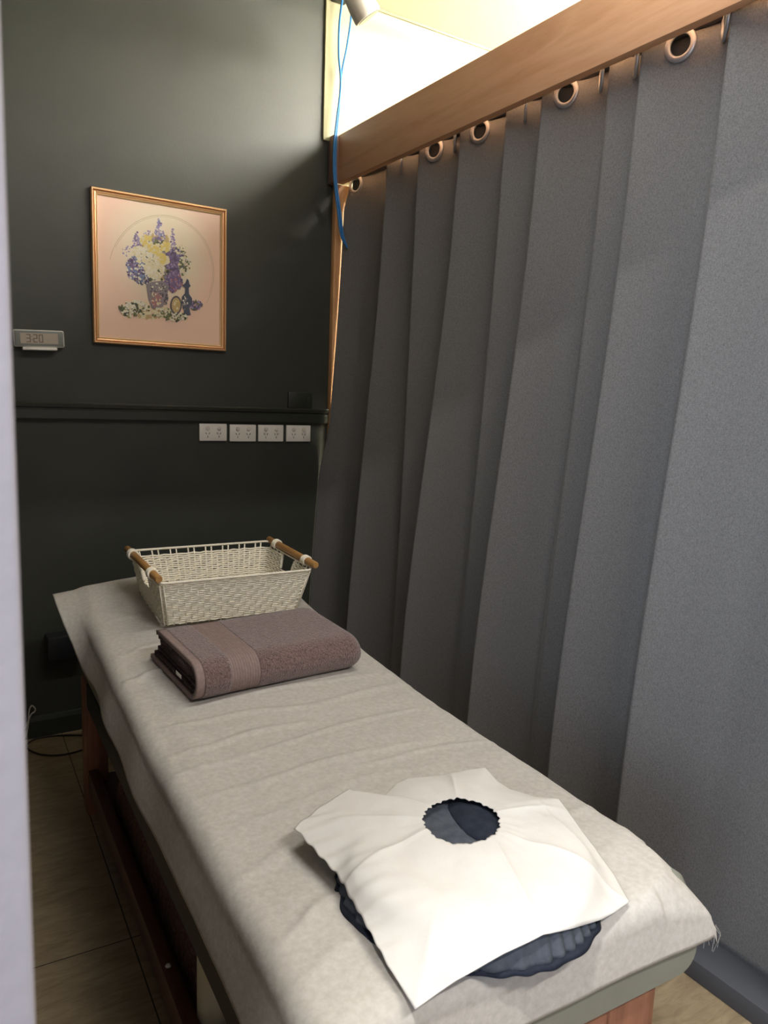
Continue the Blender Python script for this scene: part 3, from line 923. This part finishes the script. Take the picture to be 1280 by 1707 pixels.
# ------------------------------------------------------------------ picture on the back wall
px0, px1, pz0, pz1 = 0.628, 1.143, 1.503, 2.057
pic = empty('framed_picture', ((px0 + px1) / 2, YW, (pz0 + pz1) / 2))
tag(pic, 'rose gold framed flower bouquet print on the dark green wall', 'picture')
pw, ph = (px1 - px0) / 2, (pz1 - pz0) / 2
def frame_ring(bm, prof):
    rings = []
    for sx, sz in ((-1, -1), (1, -1), (1, 1), (-1, 1)):
        rings.append([bm.verts.new((sx * (pw - i), -d, sz * (ph - i))) for i, d in prof])
    for c in range(4):
        A, B = rings[c], rings[(c + 1) % 4]
        for i in range(len(prof)):
            j = (i + 1) % len(prof)
            bm.faces.new((A[i], A[j], B[j], B[i]))
bm = bmesh.new(); frame_ring(bm, [(0, 0.0), (0, 0.016), (0.003, 0.021), (0.007, 0.021), (0.0095, 0.012), (0.013, 0.016), (0.017, 0.015), (0.019, 0.011), (0.019, 0.0)])
link_mesh('frame', bm, M['gold'], pic)
bm = bmesh.new(); frame_ring(bm, [(0.0192, 0.002), (0.0192, 0.012), (0.021, 0.013), (0.024, 0.009), (0.024, 0.002)])
link_mesh('slip', bm, M['goldline'], pic)['label'] = 'pale gold inner edge of the frame'
mats = [M['print']]
pal = {'lilac': (168, 150, 190), 'blue': (128, 142, 182), 'purple': (124, 104, 146), 'deep': (94, 78, 114), 'white': (244, 236, 216), 'cream': (236, 224, 184), 'yellow': (232, 208, 116),
       'green': (112, 116, 74), 'dkgreen': (74, 80, 52), 'grey': (150, 138, 142), 'dkgrey': (88, 84, 92), 'slateb': (78, 84, 104), 'tan': (206, 178, 120), 'pink': (182, 120, 124), 'line': (196, 168, 126)}
pidx = {}
for k_, c_ in pal.items():
    pidx[k_] = len(mats); mats.append(mat('print_ink_' + k_, rgb(*c_), 0.4))
bm = bmesh.new()
vs = [bm.verts.new((x, -0.006, z)) for x, z in ((-pw + .018, -ph + .018), (pw - .018, -ph + .018), (pw - .018, ph - .018), (-pw + .018, ph - .018))]
bm.faces.new(vs)
cnt = [0]
def P2(cx, cy):
    X = 170 + cx / 6.737; Y = 330 + cy / 6.735
    return (X - 264) / 440.0, -((Y - 448) - 0.127 * (X - 264)) / 452.0
def ink(poly, k):
    cnt[0] += 1; y = -0.0062 - cnt[0] * 1.1e-6
    f = bm.faces.new([bm.verts.new((u, y, v)) for u, v in poly]); f.material_index = pidx[k]
def petal(u, v, r, k, el=1.0, ro=0.0, n=6):
    ink([(u + r * math.cos(2 * PI * i / n) * math.cos(ro) - r * el * math.sin(2 * PI * i / n) * math.sin(ro),
          v + r * math.cos(2 * PI * i / n) * math.sin(ro) + r * el * math.sin(2 * PI * i / n) * math.cos(ro)) for i in range(n)], k)
rnd = random.Random(3)
def cluster(cx, cy, rx, ry, n, ks, r=0.0045, tri=False):
    for _ in range(int(n * 1.7)):
        a = rnd.uniform(0, 2 * PI); q = math.sqrt(rnd.random())
        dx, dy = q * math.cos(a), q * math.sin(a)
        if tri:
            t = rnd.random() ** 0.6; dy = -1 + 2 * t; dx = rnd.uniform(-1, 1) * (0.12 + 0.88 * t)
        u, v = P2(cx + dx * rx, cy + dy * ry)
        petal(u, v, r * rnd.uniform(.7, 1.45), rnd.choice(ks), rnd.uniform(.5, 1), rnd.uniform(0, PI))
def ringline(cx, cy, rx, ry, a0, a1, w, k):
    n = 60
    for i in range(n):
        q = []
        for aa, rr in ((i, 1), (i + 1, 1), (i + 1, 1 - w), (i, 1 - w)):
            a = a0 + (a1 - a0) * aa / n; q.append(P2(cx + rx * rr * math.cos(a), cy + ry * rr * math.sin(a)))
        ink(q, k)
for cx, cy, rx, ry, kk in ((600, 600, 190, 250, 'tan'), (355, 740, 90, 120, 'lilac'), (790, 650, 100, 110, 'purple'), (770, 880, 80, 100, 'purple'), (545, 660, 150, 150, 'cream'), (340, 1180, 140, 60, 'tan'), (800, 1290, 120, 30, 'cream')):
    ink([P2(cx + rx * (1 + .12 * math.sin(q_ * 5)) * math.cos(2 * PI * q_ / 40), cy + ry * (1 + .12 * math.sin(q_ * 5)) * math.sin(2 * PI * q_ / 40)) for q_ in range(40)], kk)
ringline(650, 790, 605, 660, -PI * .92, PI * .18, .006, 'line'); ringline(650, 790, 588, 643, -PI * .85, PI * .12, .005, 'line')
cluster(540, 1240, 330, 60, 60, ['cream', 'tan', 'cream'], .006)
cluster(610, 320, 90, 150, 90, ['blue', 'lilac', 'lilac', 'white', 'purple'], .004, True)
cluster(355, 410, 65, 90, 40, ['lilac', 'purple', 'lilac'], .0035, True); cluster(765, 400, 45, 140, 46, ['lilac', 'lilac', 'purple', 'white'], .0035, True)
cluster(470, 350, 60, 40, 16, ['lilac', 'white'], .0035); cluster(250, 540, 50, 60, 18, ['lilac', 'white'], .003)
cluster(560, 640, 200, 240, 110, ['green', 'dkgreen', 'green', 'grey'], .006)
cluster(350, 730, 110, 140, 130, ['blue', 'lilac', 'purple', 'deep', 'white', 'blue'], .0048); cluster(420, 840, 90, 70, 60, ['slateb', 'blue', 'white', 'deep'], .0042)
cluster(790, 640, 125, 130, 150, ['purple', 'deep', 'purple', 'lilac'], .0048); cluster(770, 880, 100, 120, 120, ['purple', 'deep', 'lilac', 'pink', 'purple'], .0045)
cluster(500, 620, 150, 140, 90, ['white', 'cream', 'white'], .0062); cluster(560, 750, 110, 100, 70, ['white', 'cream'], .0056); cluster(400, 540, 80, 60, 36, ['white', 'cream'], .0056)
cluster(900, 700, 70, 110, 50, ['white', 'cream', 'green', 'white'], .0048); cluster(860, 520, 60, 50, 20, ['white', 'green', 'cream'], .004)
for cx, cy, r in ((465, 430, 62), (590, 530, 68), (685, 490, 50), (655, 625, 56), (520, 500, 40)): cluster(cx, cy, r, r, 26, ['yellow', 'yellow', 'cream'], .0062)
ink([P2(*p) for p in ((455, 905), (520, 880), (640, 870), (715, 930), (700, 1010), (640, 1180), (520, 1185), (480, 1080))], 'grey')
cluster(580, 960, 100, 60, 60, ['grey', 'white', 'dkgrey', 'grey'], .004); cluster(570, 1080, 60, 80, 40, ['pink', 'cream', 'grey', 'pink'], .0045); cluster(670, 1040, 30, 110, 24, ['dkgrey', 'grey'], .004)
cluster(330, 1180, 160, 85, 110, ['white', 'cream', 'green', 'dkgreen', 'white'], .0052); cluster(180, 1170, 30, 30, 8, ['green', 'dkgreen'], .004)
cluster(620, 1230, 120, 50, 40, ['white', 'green', 'cream'], .004); cluster(1030, 1165, 80, 55, 50, ['purple', 'lilac', 'deep', 'green'], .0042)
ink([P2(*p) for p in ((925, 850), (945, 870), (955, 915), (970, 935), (945, 960), (950, 1030), (985, 1080), (985, 1140), (950, 1190), (970, 1275), (880, 1275), (890, 1210), (860, 1130), (865, 1060), (900, 1020), (905, 960), (865, 930), (905, 900))], 'slateb')
cluster(905, 1130, 30, 90, 20, ['grey', 'dkgrey', 'slateb', 'white'], .0035)
ink([P2(795 + 68 * math.cos(2 * PI * i / 28), 1155 + 108 * math.sin(2 * PI * i / 28)) for i in range(28)], 'dkgrey')
ink([P2(795 + 52 * math.cos(2 * PI * i / 28), 1155 + 88 * math.sin(2 * PI * i / 28)) for i in range(28)], 'tan')
cluster(800, 1160, 30, 55, 14, ['yellow', 'cream', 'tan'], .004)
cluster(800, 1295, 150, 45, 60, ['white', 'green', 'cream', 'dkgreen'], .0042)
link_mesh('bouquet_print', bm, mats, pic)
boxobj('backing_board', M['cleat'], (-pw + .004, pw - .004, -0.005, 0.0, -ph + .004, ph - .004), pic)

# ------------------------------------------------------------------ digital clock
ck = empty('digital_clock', (0.441, YW - 0.004, 1.503)); ck.rotation_euler = (0, math.radians(-2.2), 0)
tag(ck, 'small grey digital wall clock reading 3:20 on a white stand', 'clock')
bm = bmesh.new(); box(bm, -0.084, 0.084, -0.022, -0.004, -0.029, 0.031, bev=0.006, seg=3); link_mesh('rim', bm, M['bezel_edge'], ck, auto=40)
bm = bmesh.new(); box(bm, -0.081, 0.081, -0.0232, -0.015, -0.026, 0.028, bev=0.004, seg=3); link_mesh('bezel', bm, M['bezel'], ck, auto=40)
boxobj('screen', M['lcd'], (-0.062, 0.062, -0.0240, -0.020, -0.017, 0.0195), ck)
boxobj('stand', M['white_plastic'], (-0.058, 0.056, -0.034, 0.0, -0.0400, -0.0300), ck, bev=0.002)
bm = bmesh.new()
SEG = {'3': 'abgcd', '2': 'abged', '0': 'abcdef'}
def seven(bm, ch, x, z, w, h, t, y):
    R_ = {'a': (0, w, h - t, h), 'g': (0, w, h / 2 - t / 2, h / 2 + t / 2), 'd': (0, w, 0, t), 'f': (0, t, h / 2, h), 'b': (w - t, w, h / 2, h), 'e': (0, t, 0, h / 2), 'c': (w - t, w, 0, h / 2)}
    for s in SEG[ch]:
        a, b, c, d = R_[s]; box(bm, x + a, x + b, y, y + 0.0006, z + c, z + d)
YD = -0.0245
seven(bm, '3', -0.043, -0.013, 0.014, 0.028, 0.0030, YD)
for z in (-0.005, 0.006): box(bm, -0.0262, -0.0236, YD, YD + .0006, z, z + 0.003)
seven(bm, '2', -0.0205, -0.013, 0.014, 0.028, 0.0030, YD); seven(bm, '0', -0.002, -0.013, 0.014, 0.028, 0.0030, YD)
link_mesh('digits', bm, M['lcdink'], ck)['label'] = 'dark segment digits 3:20'

# ------------------------------------------------------------------ power points and the blank plate
def make_socket():
    r = empty('power_socket', (0, YW, 0))
    boxobj('plate', M['white_plastic'], (-0.0585, 0.0585, -0.011, 0.0, -0.0355, 0.0355), r, bev=0.003)
    for sx in (-1, 1):
        bm = bmesh.new(); tube(bm, [(sx * 0.024, -0.0095, 0.018), (sx * 0.024, -0.0145, 0.018), (sx * 0.024, -0.0150, 0.018)], [0.0085, 0.0085, 0.007], 18)
        link_mesh('switch_button', bm, M['button'], r, auto=40)
        bm = bmesh.new()
        for dx, dz, an in ((-0.0065, -0.004, 0.5), (0.0065, -0.004, -0.5), (0, -0.017, 0)):
            q = bmesh.new(); box(q, -0.0011, 0.0011, -0.0116, -0.0105, -0.0045, 0.0045)
            bmesh.ops.rotate(q, verts=q.verts, cent=(0, 0, 0), matrix=Matrix.Rotation(-an, 3, 'Y'))
            bmesh.ops.translate(q, verts=q.verts, vec=(sx * 0.024 + dx, 0, dz))
            tm = bpy.data.meshes.new('tmp'); q.to_mesh(tm); q.free(); bm.from_mesh(tm); bpy.data.meshes.remove(tm)
        link_mesh('pin_slots', bm, M['slot'], r)
    return r
sk = make_socket()
sk.location = (1.092, YW, 1.174)
tag(sk, 'white double power socket under the rail, first from the left', 'power socket', 'row of power sockets under the rail')
for x, lab in ((1.222, 'white double power socket under the rail, second from the left'), (1.349, 'white double power socket under the rail, third from the left, second from the curtain'), (1.480, 'white double power socket under the rail, nearest the curtain')):
    dup(sk, (x, YW, 1.172), lab)
bp_ = empty('switch_plate', (1.486, YW, 1.316))
tag(bp_, 'dark green painted switch plate just above the rail near the curtain', 'switch plate')
boxobj('plate', M['green_trim'], (-0.057, 0.057, -0.010, 0.0, -0.035, 0.035), bp_, bev=0.002)
boxobj('rocker', M['green_trim'], (0.034, 0.046, -0.014, -0.009, -0.010, 0.012), bp_, bev=0.002)

wb = boxobj('wall_box', M['black'], (0.43, 0.56, YW - 0.075, YW, 0.315, 0.408), bev=0.006)
tag(wb, 'small black box low on the dark wall behind the far left corner of the bed', 'box')

# ------------------------------------------------------------------ cables
bm = bmesh.new(); tube(bm, spline([(1.626, 2.98, 2.975), (1.612, 2.98, 2.86), (1.612, 2.98, 2.74), (1.622, 2.975, 2.62), (1.606, 2.972, 2.48), (1.594, 2.968, 2.38), (1.592, 2.962, 2.28), (1.598, 2.956, 2.20), (1.615, 2.955, 2.10), (1.632, 2.958, 2.02), (1.66, 2.962, 1.98)], 8), 0.0048, 8)
tag(link_mesh('network_cable', bm, M['bluecable'], smooth=True), 'blue cable hanging straighter, left strand of the pair at the wall corner', 'cable', 'blue cables at the wall corner')
bm = bmesh.new(); tube(bm, spline([(1.668, 2.98, 2.975), (1.664, 2.98, 2.88), (1.650, 2.98, 2.78), (1.628, 2.982, 2.66), (1.616, 2.972, 2.52), (1.603, 2.968, 2.40), (1.600, 2.962, 2.28), (1.606, 2.955, 2.20), (1.622, 2.952, 2.11), (1.640, 2.955, 2.02), (1.665, 2.96, 1.97)], 8), 0.0048, 8)
tag(link_mesh('network_cable', bm, M['bluecable'], smooth=True), 'blue cable bowing out to the right at the top of the wall corner', 'cable', 'blue cables at the wall corner')
bm = bmesh.new(); tube(bm, spline([(0.66, 2.86, 0.004), (0.60, 2.92, 0.004), (0.54, 2.955, 0.004), (0.46, 2.995, 0.004), (0.385, 3.002, 0.004), (0.345, 2.95, 0.004), (0.37, 2.875, 0.004), (0.41, 2.835, 0.004), (0.46, 2.818, 0.004), (0.52, 2.826, 0.004), (0.60, 2.85, 0.004)], 8), 0.0034, 8)
tag(link_mesh('floor_cable', bm, M['darkcable'], smooth=True), 'dark cable looped on the floor by the far bed leg', 'cable')
bm = bmesh.new(); tube(bm, spline([(0.335, 3.010, 0.0045), (0.352, 3.009, 0.02), (0.362, 3.009, 0.07), (0.366, 3.010, 0.115), (0.376, 3.012, 0.135), (0.388, 3.012, 0.120), (0.384, 3.012, 0.108), (0.372, 3.010, 0.100), (0.350, 3.009, 0.05)], 8), 0.0028, 8)
tag(link_mesh('wall_cable', bm, M['greycable'], smooth=True), 'thin pale grey cable coming down the skirting beside the left wall end', 'cable')

# ------------------------------------------------------------------ spotlight at the top
sp = empty('spotlight', (1.50, 2.60, ZC))
tag(sp, 'white spotlight head hanging from the ceiling at the top edge above the blue cables', 'spotlight')
c1 = Vector((0.025, 0.0, -0.275)); ax = Vector((-0.62, 0.10, 0.78)).normalized()
bm = bmesh.new(); tube(bm, [c1, c1 + ax * 0.006, c1 + ax * 0.05, c1 + ax * 0.10, c1 + ax * 0.125], [0.050, 0.053, 0.050, 0.042, 0.025], 28)
link_mesh('head', bm, M['white_plastic'], sp, auto=40)
bm = bmesh.new(); tube(bm, [c1 - ax * 0.002, c1 + ax * 0.004], [0.043, 0.043], 28); link_mesh('lens', bm, M['lens'], sp, auto=40)
bm = bmesh.new(); tube(bm, spline([c1 + ax * 0.11, c1 + ax * 0.15 + Vector((0, 0, .02)), (-0.04, 0.0, -0.06), (-0.02, 0, 0.0)], 6), 0.012, 10); cyl(bm, (-0.02, 0, -0.02), (-0.02, 0, 0.0), 0.045)
link_mesh('bracket', bm, M['white_plastic'], sp, auto=40)
jb = boxobj('junction_box', M['black'], (1.585, 1.650, YW - 0.075, YW - 0.015, 2.945, 2.986), bev=0.004)
tag(jb, 'small dark box in the wall corner from which the blue cables drop', 'box')

# ------------------------------------------------------------------ things on the shelf under the bed
bm = bmesh.new(); g = []
NXb, NYb = 60, 160
for i in range(NXb + 1):
    row = []
    for j in range(NYb + 1):
        u, v = i / NXb, j / NYb
        x = 0.050 + 0.47 * u; y = 0.71 + 0.86 * v
        e = min(1, u * 9) * min(1, (1 - u) * 9) * min(1, v * 10) * min(1, (1 - v) * 10)
        h = 0.150 + 0.05 * mnoise.noise(Vector((x * 7, y * 9, 0.0))) + 0.050 * abs(mnoise.noise(Vector((x * 16, y * 20, 1.0)))) + 0.012 * mnoise.noise(Vector((x * 60, y * 60, 0)))
        row.append(bm.verts.new((x + 0.010 * mnoise.noise(Vector((y * 20, x * 10, 3))), y, 0.110 + h * (e ** 0.3))))
    g.append(row)
grid_faces(bm, g)
edge = [e for e in bm.edges if len(e.link_faces) == 1]
r_ = bmesh.ops.extrude_edge_only(bm, edges=edge)
for v in [x for x in r_['geom'] if isinstance(x, bmesh.types.BMVert)]: v.co.z = 0.1065
bl = link_mesh('blanket', bm, M['blanket'], smooth=True); bl.location = BO; bl.rotation_euler = (0, 0, -ALPHA)
tag(bl, 'crumpled dark brown blanket stuffed on the shelf under the bed', 'blanket')
cn = empty('canister', b2w((0.098, 0.625, 0.1065)), -ALPHA)
tag(cn, 'tall smooth cream canister on the shelf under the near end of the bed', 'canister')
bm = bmesh.new(); tube(bm, [(0, 0, 0), (0, 0, 0.006), (0, 0, 0.25), (0, 0, 0.256)], [0.056, 0.062, 0.062, 0.058], 32); link_mesh('body', bm, M['canister'], cn, auto=40)
bm = bmesh.new(); tube(bm, [(0, 0, 0.2555), (0, 0, 0.262), (0, 0, 0.275)], [0.048, 0.048, 0.044], 28); link_mesh('lid', bm, M['canister'], cn, auto=40)
bt = empty('pot', b2w((0.080, 0.50, 0.1065)), -ALPHA)
tag(bt, 'small black fluted pot in front of the cream canister under the bed', 'pot')
bm = bmesh.new(); rings = []
for z, r in ((0, .026), (0.02, .030), (0.06, .032), (0.085, .030), (0.088, .024), (0.06, .022)):
    rings.append([bm.verts.new((r * (1 + .05 * math.cos(12 * 2 * PI * i / 96)) * math.cos(2 * PI * i / 96), r * (1 + .05 * math.cos(12 * 2 * PI * i / 96)) * math.sin(2 * PI * i / 96), z)) for i in range(96)])
for A, B in zip(rings[:-1], rings[1:]):
    for i in range(96): bm.faces.new((A[i], A[(i + 1) % 96], B[(i + 1) % 96], B[i]))
bm.faces.new(rings[0]); bm.faces.new(rings[-1])
link_mesh('body', bm, M['black'], bt, auto=40)

bm = bmesh.new(); bmesh.ops.create_icosphere(bm, subdivisions=2, radius=0.006)
for v in bm.verts: v.co *= 1 + 0.35 * mnoise.noise(v.co * 300); v.co.z *= 0.6
sc_ = link_mesh('paper_scrap', bm, M['paper'], smooth=True); sc_.location = b2w((0.017, 0.775, 0.153))
tag(sc_, 'tiny white crumpled paper scrap on the lower rail of the bed', 'scrap')

# ------------------------------------------------------------------ light fittings out of view
for y, lab in ((1.05, 'fluorescent batten on the ceiling of the neighbouring bay nearer the doorway'), (1.95, 'fluorescent batten on the ceiling of the neighbouring bay nearer the back wall')):
    f = empty('ceiling_batten', (3.10, y, ZC))
    tag(f, lab, 'ceiling light', 'battens next door')
    boxobj('housing', M['white_plastic'], (-0.97, 0.97, -0.05, 0.05, -0.05, 0.0), f, bev=0.004)
    bm = bmesh.new(); cyl(bm, (-0.94, 0, -0.075), (0.94, 0, -0.075), 0.014, 12); link_mesh('tube', bm, M['tube'], f, auto=40)
f = empty('ceiling_batten', (1.15, -0.95, ZC))  # housing for the added corridor fill lamp
tag(f, 'added unseen fill light on the corridor ceiling behind the camera', 'ceiling light')
boxobj('housing', M['white_plastic'], (-0.62, 0.62, -0.06, 0.06, -0.07, 0.0), f, bev=0.004)
f = empty('ceiling_batten', (0.95, 1.05, ZC))  # housing for the added cubicle fill lamp
tag(f, 'added unseen fill light on the cubicle ceiling above the middle of the bed', 'ceiling light')
boxobj('housing', M['white_plastic'], (-0.62, 0.62, -0.06, 0.06, -0.07, 0.0), f, bev=0.004)
dl_ = empty('downlight', (-0.16, 0.16, ZC)); tag(dl_, 'round downlight in the corridor ceiling above the doorway', 'ceiling light')
bm = bmesh.new(); torus(bm, (0, 0, -0.006), (0, 0, 1), 0.075, 0.012, 32, 8); link_mesh('ring', bm, M['white_plastic'], dl_, smooth=True)
bm = bmesh.new(); cyl(bm, (0, 0, -0.006), (0, 0, -0.001), 0.07, 32); link_mesh('face', bm, M['lampface'], dl_, auto=40)
